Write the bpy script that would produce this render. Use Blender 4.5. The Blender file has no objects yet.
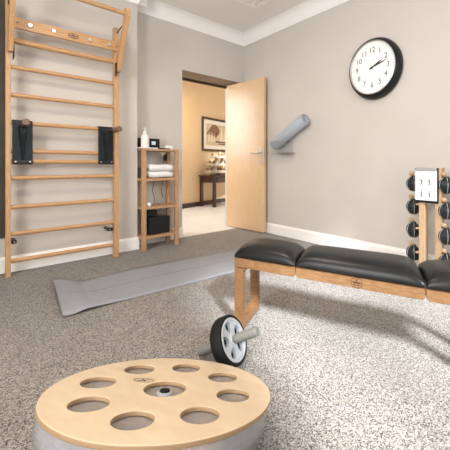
import bpy, bmesh, math, random
from mathutils import Vector, Matrix
random.seed(7)
PI = math.pi
S = bpy.context.scene
C = S.collection

# ------------------------------------------------------------------ camera
cam = bpy.data.cameras.new('camera')
camo = bpy.data.objects.new('camera', cam); C.objects.link(camo)
cam.sensor_width = 36; cam.sensor_fit = 'HORIZONTAL'
cam.lens = 316.357 / 450 * 36
cam.shift_x = (225 - 280) / 450
cam.shift_y = -(225 - 165) / 450
cam.clip_start = 0.02; cam.clip_end = 60
camo.location = (0, 0, 0.92)
camo.rotation_euler = (PI/2, 0, -math.radians(44.14))
S.camera = camo

# ------------------------------------------------------------------ world, lights, exposure
W = bpy.data.worlds.new('world'); S.world = W; W.use_nodes = True
W.node_tree.nodes['Background'].inputs[0].default_value = (0.85, 0.92, 1.0, 1)
W.node_tree.nodes['Background'].inputs[1].default_value = 0.6
S.view_settings.view_transform = 'Standard'
S.view_settings.look = 'None'
S.view_settings.gamma = 1
S.view_settings.use_curve_mapping = False
S.view_settings.exposure = 0.38

def area(name, loc, target, sx, sy, power, col, spread=180):
    l = bpy.data.lights.new(name, 'AREA'); l.shape = 'RECTANGLE'
    l.size = sx; l.size_y = sy; l.energy = power; l.color = col; l.spread = math.radians(spread)
    o = bpy.data.objects.new(name, l); C.objects.link(o); o.location = loc
    o.rotation_euler = (Vector(target) - Vector(loc)).to_track_quat('-Z', 'Y').to_euler()
    return o
# daylight standing in the two window openings of the wall behind the camera
area('window_daylight', (1.25, -1.62, 1.75), (1.25, 0, 1.5), .8, 1.5, 6, (0.95, 0.975, 1.0))
area('window_daylight', (0.4, -1.62, 1.75), (0.4, 0, 1.5), .8, 1.5, 18, (0.95, 0.975, 1.0))
area('window_daylight', (-1.82, 0.55, 1.75), (0, 0.55, 1.55), 1.6, 1.4, 98, (1.0, 0.985, 0.97))
sl = bpy.data.lights.new('sun', 'SUN'); sl.energy = 12.0; sl.angle = math.radians(8); sl.color = (0.90, 0.95, 1.0)
so = bpy.data.objects.new('sun', sl); C.objects.link(so); so.location = (-2, -5, 4)
so.rotation_euler = Vector((.274, .78, -.56)).to_track_quat('-Z', 'Y').to_euler()
area('hall_window_daylight', (1.0, 5.2, 1.7), (2.6, 4.3, 0.9), 1.3, 1.4, 30, (0.97, 0.98, 1.0))
# warm fill light, added unseen under the ceilings of room and hall
area('ceiling_fill', (0.55, 1.6, 2.70), (0.55, 1.6, 0), 0.5, 0.5, 21, (1.0, 0.86, 0.70))
area('hall_fill', (2.6, 5.2, 2.7), (2.6, 5.2, 0), 0.5, 0.5, 24, (1.0, 0.86, 0.68))

# ------------------------------------------------------------------ materials
def mat(name, col, rough=0.5, metal=0.0, **kw):
    m = bpy.data.materials.new(name); m.use_nodes = True
    b = m.node_tree.nodes['Principled BSDF']
    b.inputs['Base Color'].default_value = (*col, 1)
    b.inputs['Roughness'].default_value = rough
    b.inputs['Metallic'].default_value = metal
    for k, v in kw.items():
        b.inputs[k.replace('_', ' ')].default_value = v
    return m
def nodes(m): return m.node_tree.nodes, m.node_tree.links, m.node_tree.nodes['Principled BSDF']
def ramp(ns, stops):
    r = ns.new('ShaderNodeValToRGB'); e = r.color_ramp.elements
    while len(e) < len(stops): e.new(0.5)
    for el, (p, c) in zip(e, stops): el.position = p; el.color = (*c, 1)
    return r
def noisy(m, c1, c2, scale=8, detail=4, bump=0.0, bscale=None, stretch=(1, 1, 1), rot=(0, 0, 0), p=(0.35, 0.65)):
    ns, ln, b = nodes(m)
    tc = ns.new('ShaderNodeTexCoord'); mp = ns.new('ShaderNodeMapping')
    mp.inputs['Scale'].default_value = stretch; mp.inputs['Rotation'].default_value = rot
    n = ns.new('ShaderNodeTexNoise'); n.inputs['Scale'].default_value = scale; n.inputs['Detail'].default_value = detail
    ln.new(tc.outputs['Object'], mp.inputs[0]); ln.new(mp.outputs[0], n.inputs['Vector'])
    r = ramp(ns, [(p[0], c1), (p[1], c2)]); ln.new(n.outputs[0], r.inputs[0]); ln.new(r.outputs[0], b.inputs['Base Color'])
    if bump:
        n2 = ns.new('ShaderNodeTexNoise'); n2.inputs['Scale'].default_value = bscale or scale; n2.inputs['Detail'].default_value = 3
        ln.new(mp.outputs[0], n2.inputs['Vector'])
        bp = ns.new('ShaderNodeBump'); bp.inputs['Strength'].default_value = bump; bp.inputs['Distance'].default_value = 0.01
        ln.new(n2.outputs[0], bp.inputs['Height']); ln.new(bp.outputs[0], b.inputs['Normal'])
    return m
def wood(name, c1, c2, stretch, rough=0.42, scale=10, coat=0.0):
    m = mat(name, c1, rough); m.node_tree.nodes['Principled BSDF'].inputs['Coat Weight'].default_value = coat
    m.node_tree.nodes['Principled BSDF'].inputs['Coat Roughness'].default_value = 0.25
    return noisy(m, c1, c2, scale=scale, detail=5, stretch=stretch, bump=0.05)
M = {}
M['wall'] = noisy(mat('wall_paint', (.60,.56,.518), .85), (.59,.55,.508), (.61,.57,.528), 3, 3, .04, 180)
M['orange'] = noisy(mat('hall_wall_paint', (.72,.5,.28), .85), (.71,.49,.27), (.73,.51,.29), 3, 3)
M['white'] = mat('white_trim_paint', (.92,.905,.885), .5)
M['ceil'] = mat('ceiling_paint', (.87,.855,.83), .9)
M['oakx'] = wood('oak_along_x', (.44,.235,.10), (.56,.33,.155), (1.2, 14, 14))
M['oaky'] = wood('oak_along_y', (.44,.235,.10), (.56,.33,.155), (14, 1.2, 14))
M['oakz'] = wood('oak_along_z', (.46,.255,.115), (.58,.35,.175), (14, 14, 1.2))
M['bench'] = wood('bench_oak', (.15,.073,.028), (.225,.12,.053), (3, 3, 22), scale=9)
M['shelfwood'] = wood('shelf_beech', (.42,.235,.12), (.52,.31,.17), (8, 8, 3))
M['door'] = wood('door_veneer', (.64,.43,.24), (.72,.50,.30), (16, 16, .8), rough=.38, coat=.7)
M['birch'] = wood('birch_plywood', (.57,.43,.285), (.63,.49,.335), (3, 1, 8), rough=.38, scale=6)
M['plyedge'] = mat('plywood_edge', (.30,.19,.10), .5)
M['maple'] = wood('maple', (.47,.31,.18), (.55,.38,.235), (10, 10, 2))
M['dark_wood'] = wood('dark_walnut', (.03,.011,.007), (.06,.022,.013), (3, 3, 12), rough=.5)
M['frame_wood'] = mat('dark_frame_wood', (.055,.03,.018), .35)
M['strip_brown'] = noisy(mat('dark_brown_strip', (.05,.04,.028), .6), (.045,.036,.026), (.06,.048,.034), 4, 3)
M['handle_wood'] = wood('walnut_handle', (.13,.07,.045), (.2,.115,.075), (12, 2, 12))
M['leather'] = noisy(mat('black_leather', (.007,.007,.006), .3, Specular_IOR_Level=.2), (.006,.006,.0055), (.009,.0085,.008), 6, 3, .06, 260)
M['bell'] = noisy(mat('bell_leather', (.012,.018,.022), .38, Specular_IOR_Level=.3), (.008,.013,.017), (.018,.026,.03), 18, 3, .2, 60)
M['seam'] = mat('pale_seam', (.55,.56,.55), .6)
M['black'] = mat('black_metal', (.013,.014,.016), .42, Specular_IOR_Level=.3)
M['plate'] = mat('black_plate', (.012,.015,.019), .38, Specular_IOR_Level=.25)
M['black_plastic'] = mat('black_plastic', (.012,.012,.013), .35, Specular_IOR_Level=.3)
M['rubber'] = mat('black_rubber', (.006,.006,.006), .7, Specular_IOR_Level=.2)
M['grey_plastic'] = mat('light_grey_plastic', (.34,.35,.36), .4)
M['grip'] = mat('grey_grip', (.15,.147,.13), .6)
M['chrome'] = mat('brushed_steel', (.6,.6,.6), .3, 1.0)
M['mat'] = noisy(mat('grey_foam', (.26,.262,.285), .8), (.253,.255,.278), (.27,.272,.295), 30, 3, .08, 300)
M['roll'] = noisy(mat('blue_grey_foam', (.40,.45,.50), .8), (.39,.44,.49), (.42,.47,.52), 30, 3)
M['paper'] = mat('white_paper', (.85,.85,.85), .7)
M['dial'] = mat('clock_dial', (.88,.87,.85), .6)
M['ink'] = mat('black_ink', (.03,.03,.03), .6)
M['burn'] = mat('burned_mark', (.02,.01,.006), .8)
M['towel'] = noisy(mat('white_terry', (.82,.81,.80), .95), (.8,.79,.78), (.86,.85,.84), 60, 3, .5, 160)
M['white_plastic'] = mat('white_plastic', (.82,.82,.8), .35)
M['screen'] = mat('lit_screen', (.5,.6,.7), .3, Emission_Color=(.55,.68,.8,1), Emission_Strength=.35)
M['cream'] = mat('cream_lacquer', (.42,.345,.24), .6)
M['amber'] = mat('amber_jar', (.25,.13,.06), .3)
M['cord'] = mat('black_cord', (.02,.02,.02), .5)
def clear(name, tint, dif, haze, fres):
    m = mat(name, tint); ns, ln, b = nodes(m); ns.remove(b)
    out = ns['Material Output']
    tr = ns.new('ShaderNodeBsdfTransparent'); tr.inputs[0].default_value = (*tint, 1)
    di = ns.new('ShaderNodeBsdfDiffuse'); di.inputs[0].default_value = (*dif, 1)
    gl = ns.new('ShaderNodeBsdfGlossy'); gl.inputs[0].default_value = (.95, .95, .95, 1); gl.inputs[1].default_value = .08
    lw = ns.new('ShaderNodeLayerWeight'); lw.inputs[0].default_value = fres
    m1 = ns.new('ShaderNodeMixShader'); m1.inputs[0].default_value = haze
    m2 = ns.new('ShaderNodeMixShader')
    ln.new(tr.outputs[0], m1.inputs[1]); ln.new(di.outputs[0], m1.inputs[2])
    ln.new(lw.outputs['Fresnel'], m2.inputs[0]); ln.new(m1.outputs[0], m2.inputs[1]); ln.new(gl.outputs[0], m2.inputs[2])
    ln.new(m2.outputs[0], out.inputs[0])
    return m
M['acrylic'] = clear('clear_acrylic', (.97,.98,.985), (.8,.85,.88), .03, .2)
M['hull'] = clear('clear_hull', (.95,.94,.94), (.80,.78,.79), .22, .35)
M['lid'] = clear('clear_lid', (.93,.90,.87), (.66,.60,.56), .36, .3)
M['strip_alias'] = M['strip_brown']

# speckled cut-pile carpet
def carpet(name, dark, mid, light, sc=115):
    m = mat(name, mid, .95); ns, ln, b = nodes(m)
    tc = ns.new('ShaderNodeTexCoord')
    vo = ns.new('ShaderNodeTexVoronoi'); vo.inputs['Scale'].default_value = sc; vo.inputs['Randomness'].default_value = 1
    ln.new(tc.outputs['Object'], vo.inputs['Vector'])
    n = ns.new('ShaderNodeSeparateColor'); ln.new(vo.outputs['Color'], n.inputs[0])
    r = ramp(ns, [(.12, dark), (.42, mid), (.9, light)]); ln.new(n.outputs[0], r.inputs[0])
    n2 = ns.new('ShaderNodeTexNoise'); n2.inputs['Scale'].default_value = 3.5; n2.inputs['Detail'].default_value = 3
    ln.new(tc.outputs['Object'], n2.inputs['Vector'])
    r2 = ramp(ns, [(.3, (.93,.93,.93)), (.7, (1.04,1.04,1.04))]); ln.new(n2.outputs[0], r2.inputs[0])
    mx = ns.new('ShaderNodeMix'); mx.data_type = 'RGBA'; mx.blend_type = 'MULTIPLY'; mx.inputs[0].default_value = 1
    ln.new(r.outputs[0], mx.inputs[6]); ln.new(r2.outputs[0], mx.inputs[7]); ln.new(mx.outputs[2], b.inputs['Base Color'])
    bp = ns.new('ShaderNodeBump'); bp.inputs['Strength'].default_value = .5; bp.inputs['Distance'].default_value = .004
    ln.new(vo.outputs['Distance'], bp.inputs['Height']); ln.new(bp.outputs[0], b.inputs['Normal'])
    b.inputs['Sheen Weight'].default_value = .15
    return m
M['carpet'] = carpet('speckled_carpet', (.022,.016,.011), (.175,.146,.119), (.34,.312,.285), 270)
M['hall_carpet'] = carpet('hall_carpet', (.56,.53,.50), (.64,.61,.58), (.72,.69,.66))

# ------------------------------------------------------------------ mesh helpers
def nb(): return bmesh.new()
def origin(o):
    v = Vector((0, 0, 0))
    while o: v += Vector(o.location); o = o.parent
    return v
def obj(name, bm, m, parent=None, smooth=False, bevel=0.0, subsurf=0, solid=0.0, seg=2):
    bmesh.ops.recalc_face_normals(bm, faces=bm.faces[:])
    me = bpy.data.meshes.new(name)
    if parent is not None:
        bmesh.ops.translate(bm, verts=bm.verts[:], vec=-origin(parent))
    bm.to_mesh(me); bm.free()
    for k in (m if isinstance(m, (list, tuple)) else [m]): me.materials.append(k)
    o = bpy.data.objects.new(name, me); C.objects.link(o)
    if parent is not None: o.parent = parent
    if smooth:
        for p in me.polygons: p.use_smooth = True
    if solid:
        md = o.modifiers.new('solid', 'SOLIDIFY'); md.thickness = solid; md.offset = 0
    if bevel:
        md = o.modifiers.new('bevel', 'BEVEL'); md.width = bevel; md.segments = seg; md.limit_method = 'ANGLE'; md.angle_limit = math.radians(40)
    if subsurf:
        md = o.modifiers.new('sub', 'SUBSURF'); md.levels = subsurf; md.render_levels = subsurf
    return o
def auto(o, deg=35):
    me = o.data
    for p in me.polygons: p.use_smooth = True
    me.set_sharp_from_angle(angle=math.radians(deg))
    return o
def thing(name, label, cat, loc=(0, 0, 0), group=None):
    o = bpy.data.objects.new(name, None); C.objects.link(o); o.empty_display_size = .05
    o.location = loc; o['label'] = label; o['category'] = cat
    if group: o['group'] = group
    return o
def tag(o, label, cat, group=None):
    o['label'] = label; o['category'] = cat
    if group: o['group'] = group
    return o
def struct(name, bm, m, parent=None, **kw):
    o = obj(name, bm, m, parent, **kw)
    if parent is None: o['kind'] = 'structure'
    return o
def box(bm, x0, x1, y0, y1, z0, z1, T=None, mi=0):
    vs = [bm.verts.new((x, y, z)) for x in (x0, x1) for y in (y0, y1) for z in (z0, z1)]
    fs = [(0,1,3,2), (4,6,7,5), (0,4,5,1), (2,3,7,6), (0,2,6,4), (1,5,7,3)]
    for f in fs:
        fa = bm.faces.new([vs[i] for i in f]); fa.material_index = mi
    if T is not None: bmesh.ops.transform(bm, matrix=T, verts=vs)
    return bm
def prism(bm, pts, axis, a, b, T=None):
    """polygon pts (2-tuples) extruded along axis 0/1/2 from a to b"""
    def P(p, t):
        if axis == 0: return (t, p[0], p[1])
        if axis == 1: return (p[0], t, p[1])
        return (p[0], p[1], t)
    A = [bm.verts.new(P(p, a)) for p in pts]; B = [bm.verts.new(P(p, b)) for p in pts]
    bm.faces.new(A); bm.faces.new(B[::-1]); n = len(pts)
    for i in range(n): bm.faces.new((A[i], A[(i+1) % n], B[(i+1) % n], B[i]))
    if T is not None: bmesh.ops.transform(bm, matrix=T, verts=A+B)
    return bm
def frame_to(d):
    d = Vector(d).normalized()
    up = Vector((0, 0, 1)) if abs(d.z) < .95 else Vector((1, 0, 0))
    u = up.cross(d).normalized(); v = d.cross(u)
    return u, v, d
def rod(bm, a, b, r, r2=None, seg=20, caps=True):
    a, b = Vector(a), Vector(b); u, v, d = frame_to(b - a); r2 = r if r2 is None else r2
    A = [bm.verts.new(a + r*(math.cos(t)*u + math.sin(t)*v)) for t in [2*PI*i/seg for i in range(seg)]]
    B = [bm.verts.new(b + r2*(math.cos(t)*u + math.sin(t)*v)) for t in [2*PI*i/seg for i in range(seg)]]
    for i in range(seg): bm.faces.new((A[i], A[(i+1) % seg], B[(i+1) % seg], B[i]))
    if caps: bm.faces.new(A[::-1]); bm.faces.new(B)
    return bm
def tube(bm, pts, r, seg=8):
    pts = [Vector(p) for p in pts]; rings = []
    for i, p in enumerate(pts):
        d = pts[min(i+1, len(pts)-1)] - pts[max(i-1, 0)]
        u, v, d = frame_to(d)
        rings.append([bm.verts.new(p + r*(math.cos(2*PI*k/seg)*u + math.sin(2*PI*k/seg)*v)) for k in range(seg)])
    for A, B in zip(rings, rings[1:]):
        for i in range(seg): bm.faces.new((A[i], A[(i+1) % seg], B[(i+1) % seg], B[i]))
    bm.faces.new(rings[0][::-1]); bm.faces.new(rings[-1])
    return bm
def lathe(bm, prof, T=None, seg=48, mi=0, close=False):
    """profile of (radius, z) about local z"""
    rings = []; new = []
    for r, z in prof:
        if r < 1e-6: vs = [bm.verts.new((0, 0, z))]
        else: vs = [bm.verts.new((r*math.cos(2*PI*k/seg), r*math.sin(2*PI*k/seg), z)) for k in range(seg)]
        rings.append(vs); new += vs
    prs = list(zip(rings, rings[1:])) + ([(rings[-1], rings[0])] if close else [])
    for A, B in prs:
        for i in range(seg):
            j = (i+1) % seg
            if len(A) == 1 and len(B) == 1: continue
            if len(A) == 1: f = bm.faces.new((A[0], B[j], B[i]))
            elif len(B) == 1: f = bm.faces.new((A[i], A[j], B[0]))
            else: f = bm.faces.new((A[i], A[j], B[j], B[i]))
            f.material_index = mi
    if T is not None: bmesh.ops.transform(bm, matrix=T, verts=new)
    return bm
def axes(o, x, y, z):
    m = Matrix((Vector(x), Vector(y), Vector(z))).transposed().to_4x4(); m.translation = Vector(o)
    return m
def text_bm(bm, s, size, T, depth=.002):
    cu = bpy.data.curves.new('t', 'FONT'); cu.body = s; cu.size = size; cu.align_x = 'CENTER'; cu.align_y = 'CENTER'; cu.extrude = depth; cu.offset = 0
    o = bpy.data.objects.new('t', cu); C.objects.link(o)
    dg = bpy.context.evaluated_depsgraph_get(); me = bpy.data.meshes.new_from_object(o.evaluated_get(dg))
    me.transform(T); bm.from_mesh(me)
    bpy.data.objects.remove(o); bpy.data.meshes.remove(me)
    return bm

# ------------------------------------------------------------------ room shell
XR, YB, YR, XS, ZC = 2.89, 3.57, 3.745, 1.29, 2.83
XL, YF = -1.7, -1.5
struct('floor', box(nb(), XL-.2, XR+.2, YF-.3, 4.12, -.06, 0), M['carpet'])
struct('floor_threshold', box(nb(), 1.905, 2.80, 3.745, 4.125, -.05, .003), M['hall_carpet'])
struct('floor_hall', box(nb(), .8, 7.5, 4.12, 9.0, -.06, 0), M['hall_carpet'])
struct('ceiling', box(nb(), XL-.2, XR+.2, YF-.3, 4.10, ZC, ZC+.1), M['ceil'])
struct('ceiling_hall', box(nb(), .8, 7.5, 4.10, 9.0, ZC, ZC+.1), M['ceil'])
struct('wall_right', box(nb(), XR, XR+.15, YF-.2, 4.12, 0, ZC), M['wall'])
bm = nb()
for y0, y1, z0, z1 in ((YF-.2, -.3, 0, ZC), (1.4, 4.12, 0, ZC), (-.3, 1.4, 0, 1.0), (-.3, 1.4, 2.5, ZC)): box(bm, XL-.15, XL, y0, y1, z0, z1)
struct('wall_left', bm, M['wall'])
bm = nb()
for y0, y1, z0, z1 in ((-.3, -.25, 1.0, 2.5), (1.35, 1.4, 1.0, 2.5), (.53, .57, 1.05, 2.45), (-.25, 1.35, 1.0, 1.05), (-.25, 1.35, 2.45, 2.5)): box(bm, XL-.08, XL-.03, y0, y1, z0, z1)
struct('window_2', bm, M['white'])
bm = nb(); box(bm, XL, XS, YB, 4.10, 0, ZC)
struct('wall_back', bm, M['wall'])
OX0, OX1, OZ = 1.905, 2.80, 2.13
bm = nb(); box(bm, XS, OX0, YR, 4.10, 0, ZC); box(bm, OX1, XR, YR, 4.10, 0, ZC); box(bm, OX0, OX1, YR, 4.10, OZ, ZC)
struct('wall_recess', bm, M['wall'])
# front wall with two window openings
bm = nb()
y0, y1 = YF-.2, YF
ws = [(-.05, 1.68)]
xs = [XL] + [v for w in ws for v in w] + [XR]
for i in range(0, len(xs), 2): box(bm, xs[i], xs[i+1], y0, y1, 0, ZC)
for a, b in ws: box(bm, a, b, y0, y1, 0, .95); box(bm, a, b, y0, y1, 2.72, ZC)
struct('wall_front', bm, M['wall'])
for k, (a, b) in enumerate(ws):
    bm = nb()
    for (p, q, r, s) in ((a, a+.05, .95, 2.72), (b-.05, b, .95, 2.72), (a+.05, b-.05, .95, 1.0), (a+.05, b-.05, 2.67, 2.72), (.51, .55, 1.0, 2.67), (1.08, 1.12, 1.0, 2.67)):
        box(bm, p, q, YF-.07, YF-.02, r, s)
    struct('window_%d' % (k+1), bm, M['white'])
# hall walls
dW = Vector((.956, .292, 0)); nW = Vector((-.292, .956, 0)); A0 = Vector((3.158, 6.216, 0))
TW = axes(A0, dW, nW, (0, 0, 1))
struct('wall_hall_back', box(nb(), -2.4, 4.2, 0, .15, 0, ZC, TW), M['orange'])
bm = nb()
for y0, y1, z0, z1 in ((4.10, 4.5, 0, ZC), (5.9, 6.3, 0, ZC), (4.5, 5.9, 0, .95), (4.5, 5.9, 2.45, ZC)): box(bm, .8, .95, y0, y1, z0, z1)
struct('wall_hall_left', bm, M['orange'])
bm = nb()
for y0, y1, z0, z1 in ((4.5, 4.55, .95, 2.45), (5.85, 5.9, .95, 2.45), (5.18, 5.22, 1.0, 2.4), (4.55, 5.85, .95, 1.0), (4.55, 5.85, 2.4, 2.45)): box(bm, .84, .90, y0, y1, z0, z1)
struct('window_3', bm, M['white'])
struct('wall_hall_right', box(nb(), 7.2, 7.35, 4.10, 8.6, 0, ZC), M['orange'])
struct('baseboard_hall', box(nb(), -2.4, 4.2, -.018, 0, 0, .1, TW), M['frame_wood'])
# white skirting boards
def skirt(name, pts, n, h=.135, t=.016):
    (x0, y0), (x1, y1) = pts
    d = Vector((x1-x0, y1-y0, 0)); L = d.length; d.normalize()
    T = axes((x0, y0, 0), d, (n[0], n[1], 0), (0, 0, 1))
    bm = prism(nb(), [(0, 0), (t, 0), (t, h-.022), (t*.6, h-.012), (t*.45, h), (0, h)], 0, 0, L, T)
    struct(name, bm, M['white'])
skirt('baseboard_right', ((XR, YF), (XR, YR)), (-1, 0))
skirt('baseboard_back', ((XL, YB), (XS+.016, YB)), (0, -1))
skirt('baseboard_step', ((XS, YB), (XS, YR)), (1, 0))
skirt('baseboard_recess', ((XS, YR), (OX0, YR)), (0, -1))
skirt('baseboard_left', ((XL, YF), (XL, YB)), (1, 0))
skirt('baseboard_front', ((XL, YF), (XR, YF)), (0, 1))
# cove cornice
def cove(name, pts, n):
    (x0, y0), (x1, y1) = pts
    d = Vector((x1-x0, y1-y0, 0)); L = d.length; d.normalize()
    T = axes((x0, y0, 0), d, (n[0], n[1], 0), (0, 0, 1))
    z0 = 2.68; pr = .105; h = ZC - z0
    prof = [(0, z0), (.008, z0)] + [(.008+(pr-.008)*(1-math.cos(k/10*PI/2)), z0+.004+(h-.008)*math.sin(k/10*PI/2)) for k in range(1, 11)] + [(pr, ZC), (0, ZC)]
    o = struct(name, prism(nb(), prof, 0, 0, L, T), M['white']); auto(o, 30)
cove('trim_1', ((XR, YF), (XR, YR)), (-1, 0))
cove('trim_2', ((XS-.0, YR), (XR, YR)), (0, -1))
cove('trim_3', ((XL, YB), (XS+.1, YB)), (0, -1))
cove('trim_4', ((XS, YB-.1), (XS, YR)), (1, 0))
# stepped rectangular moulding on the ceiling
def ring(bm, x0, x1, y0, y1, w, z0, z1):
    box(bm, x0, x1, y0, y0+w, z0, z1); box(bm, x0, x1, y1-w, y1, z0, z1)
    box(bm, x0, x0+w, y0+w, y1-w, z0, z1); box(bm, x1-w, x1, y0+w, y1-w, z0, z1)
bm = nb()
ring(bm, -1.2, 2.46, -.9, 2.97, .055, ZC-.022, ZC)
ring(bm, -1.13, 2.39, -.83, 2.90, .03, ZC-.012, ZC)
ring(bm, -1.06, 2.34, -.76, 2.85, .06, ZC-.028, ZC)
o = struct('trim_ceiling', bm, M['white'], bevel=.004)
# dark door head and a thin brown sheet under the lintel
bm = nb()
box(bm, OX0, OX1, 4.06, 4.10, OZ-.035, OZ)
struct('trim_door_head', bm, M['frame_wood'])
bm = nb(); box(bm, OX0+.0, OX1, YR+.005, 4.06, OZ-.006, OZ)
struct('door_soffit_sheet', bm, mat('brown_reveal', (.27,.20,.15), .7))

# door leaf standing open
H0, H1 = Vector((2.724, 3.952, 0)), Vector((2.801, 3.194, 0))
dd = (H1-H0).normalized(); L = (H1-H0).length
TD = axes(H0, dd, Vector((-dd.y, dd.x, 0)), (0, 0, 1))    # local y points to the right wall
dr = struct('door_1', box(nb(), 0, L, 0, .042, .012, 2.105, TD), M['door'], bevel=.002)
def dpt(x, y, z): return TD @ Vector((x, y, z))
hx = L-.055
bm = nb(); box(bm, hx-.02, hx+.02, -.008, 0, .925, 1.185, TD)
hp = obj('handle_plate', bm, M['chrome'], dr, bevel=.003)
bm = nb(); tube(bm, [dpt(hx, -.004, 1.085), dpt(hx, -.042, 1.085), dpt(hx-.012, -.052, 1.085), dpt(hx-.03, -.054, 1.085), dpt(hx-.14, -.054, 1.083)], .0095, 12)
obj('door_handle', bm, M['chrome'], dr, smooth=True)
bm = nb(); lathe(bm, [(0, 0), (.011, 0), (.011, .006), (0, .006)], TD @ Matrix.Translation((hx, -.014, .99)) @ Matrix.Rotation(-PI/2, 4, 'X'), 20)
obj('lock_cylinder', bm, M['chrome'], dr)
bm = nb(); box(bm, L, L+.003, .009, .033, .96, 1.13, TD)
obj('latch_plate', bm, M['chrome'], dr)
bm = nb()
for s in (-1, 1):
    lathe(bm, [(.017, 0), (.021, 0), (.021, .003), (.017, .003)], TD @ Matrix.Translation((L-.22+s*.021, -.003, 1.62)) @ Matrix.Rotation(PI/2, 4, 'X') @ Matrix.Translation((0, 0, -.003)), 24, close=True)
obj('number_ring', bm, mat('pale_steel', (.6,.5,.38), .35, .5), dr)
for z in (.25, 1.85):
    bm = nb(); rod(bm, dpt(-.006, .012, z-.05), dpt(-.006, .012, z+.05), .008, seg=14)
    obj('hinge', bm, M['chrome'], dr, smooth=False)

# dark brown slab flat on the back wall left of the wall bars
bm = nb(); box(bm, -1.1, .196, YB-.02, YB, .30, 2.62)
tag(obj('dark_strip', bm, M['strip_brown'], bevel=.003), 'dark brown strip on the wall at the far left edge', 'panel')

# ------------------------------------------------------------------ wall bars
PL, PR_, PY0, PY1 = (.190, .224), (1.010, 1.051), 3.40, 3.468
wb = thing('wall_bars', 'tall oak wall bars with round rungs fixed to the back wall', 'wall bars', (.615, 3.435, 0))
for (a, b), zt in ((PL, 2.295), (PR_, 2.295)):
    bm = prism(nb(), [(PY0, 0), (PY1, 0), (PY1, zt), (PY0+.012, zt), (PY0, zt-.012)], 0, a, b)
    obj('post', bm, M['oakz'], wb, bevel=.004)
for z, r in ((1.955, .024), (1.735, .0185), (1.503, .0185), (1.272, .0185), (1.035, .0185), (.95, .0185), (.811, .0185), (.570, .0185), (.347, .0185), (.123, .0185)):
    bm = nb()
    rod(bm, (PL[1]-.01, 3.435, z), (PR_[0]+.01, 3.435, z), r, seg=24)
    auto(obj('rung', bm, M['oakx'], wb), 60)
# pull-up arms leaning out
for (a, b) in (PL, PR_):
    a2, b2 = (a+.008, b+.008) if a > .5 else (a+.012, b+.013)
    pts = [(3.395, 1.835), (3.40, 1.90), (3.34, 2.03)]
    pts = [(3.362, 1.845), (3.397, 1.84), (3.398, 1.93), (3.155, 2.355), (3.145, 2.378), (3.128, 2.388), (3.108, 2.385), (3.096, 2.370), (3.092, 2.35), (3.100, 2.31)]
    bm = prism(nb(), pts, 0, a2, b2)
    obj('pull_up_arm', bm, M['oakz'], wb, bevel=.004)
    bm = nb(); box(bm, b2 if a < .5 else a2-.006, b2+.006 if a < .5 else a2, 3.35, 3.45, 1.80, 1.93)
    obj('arm_bracket', bm, M['black'], wb)
    bm = nb(); rod(bm, ((a+b)/2, 3.42, 2.235), ((a+b)/2, 3.19, 2.265), .005, seg=10)
    obj('arm_strut', bm, M['black'], wb)
bm = nb(); rod(bm, (PL[1]-.005, 3.125, 2.335), (PR_[0]+.01, 3.125, 2.335), .020, seg=24)
auto(obj('pull_up_bar', bm, M['oakx'], wb), 60)
bm = nb(); box(bm, .232, 1.05, 3.372, 3.394, 2.045, 2.138)
hb = obj('hook_board', bm, M['oakx'], wb, bevel=.006)
for x in (.345, .508, .785, .953):
    bm = nb(); lathe(bm, [(0, .012), (.013, .012), (.017, .008), (.017, 0), (0, 0)], Matrix.Translation((x, 3.372, 2.092)) @ Matrix.Rotation(PI/2, 4, 'X'), 24)
    auto(obj('hook_disc', bm, M['chrome'], hb), 40)
for x in (.262, 1.02):
    bm = nb(); lathe(bm, [(0, .003), (.006, .003), (.006, 0), (0, 0)], Matrix.Translation((x, 3.372, 2.092)) @ Matrix.Rotation(PI/2, 4, 'X'), 12)
    obj('screw', bm, M['ink'], hb)
def emblem(bm, T, R):
    """burned roundel: thin ring, small figure dot over a thick bar and two short lines"""
    lathe(bm, [(R*.92, 0), (R, 0), (R, .0012), (R*.92, .0012)], T, 40, close=True)
    lathe(bm, [(0, 0), (R*.15, 0), (R*.15, .0012), (0, .0012)], T @ Matrix.Translation((0, R*.42, 0)), 16)
    box(bm, -R*.72, R*.72, -R*.10, R*.14, 0, .0012, T)
    box(bm, -R*.55, -R*.08, -R*.5, -R*.38, 0, .0012, T); box(bm, R*.08, R*.55, -R*.5, -R*.38, 0, .0012, T)
bm = nb()
Te = Matrix.Translation((.655, 3.372, 2.092)) @ Matrix.Rotation(PI/2, 4, 'X') @ Matrix.Diagonal((1.35, .8, 1, 1))
lathe(bm, [(.025, 0), (.030, 0), (.030, .001), (.025, .001)], Te, 40, close=True)
box(bm, -.02, .02, -.004, .004, 0, .001, Te); lathe(bm, [(0, 0), (.006, 0), (.006, .001), (0, .001)], Te @ Matrix.Translation((0, .013, 0)), 14)
box(bm, -.014, .014, -.016, -.011, 0, .001, Te)
obj('burned_emblem', bm, M['burn'], hb)
for x0, x1, hx in ((.227, .262, .247), (.955, 1.004, .972)):
    bm = nb(); box(bm, x0, x1, 3.425, 3.432, .265, .295); box(bm, hx-.012, hx+.012, 3.432, YB, .268, .292)
    br = obj('wall_bracket', bm, M['black'], wb, bevel=.002)
    bm = nb(); rod(bm, (hx, 3.421, .28), (hx, 3.425, .28), .006, seg=12)
    obj('bracket_bolt', bm, M['chrome'], br)

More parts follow.
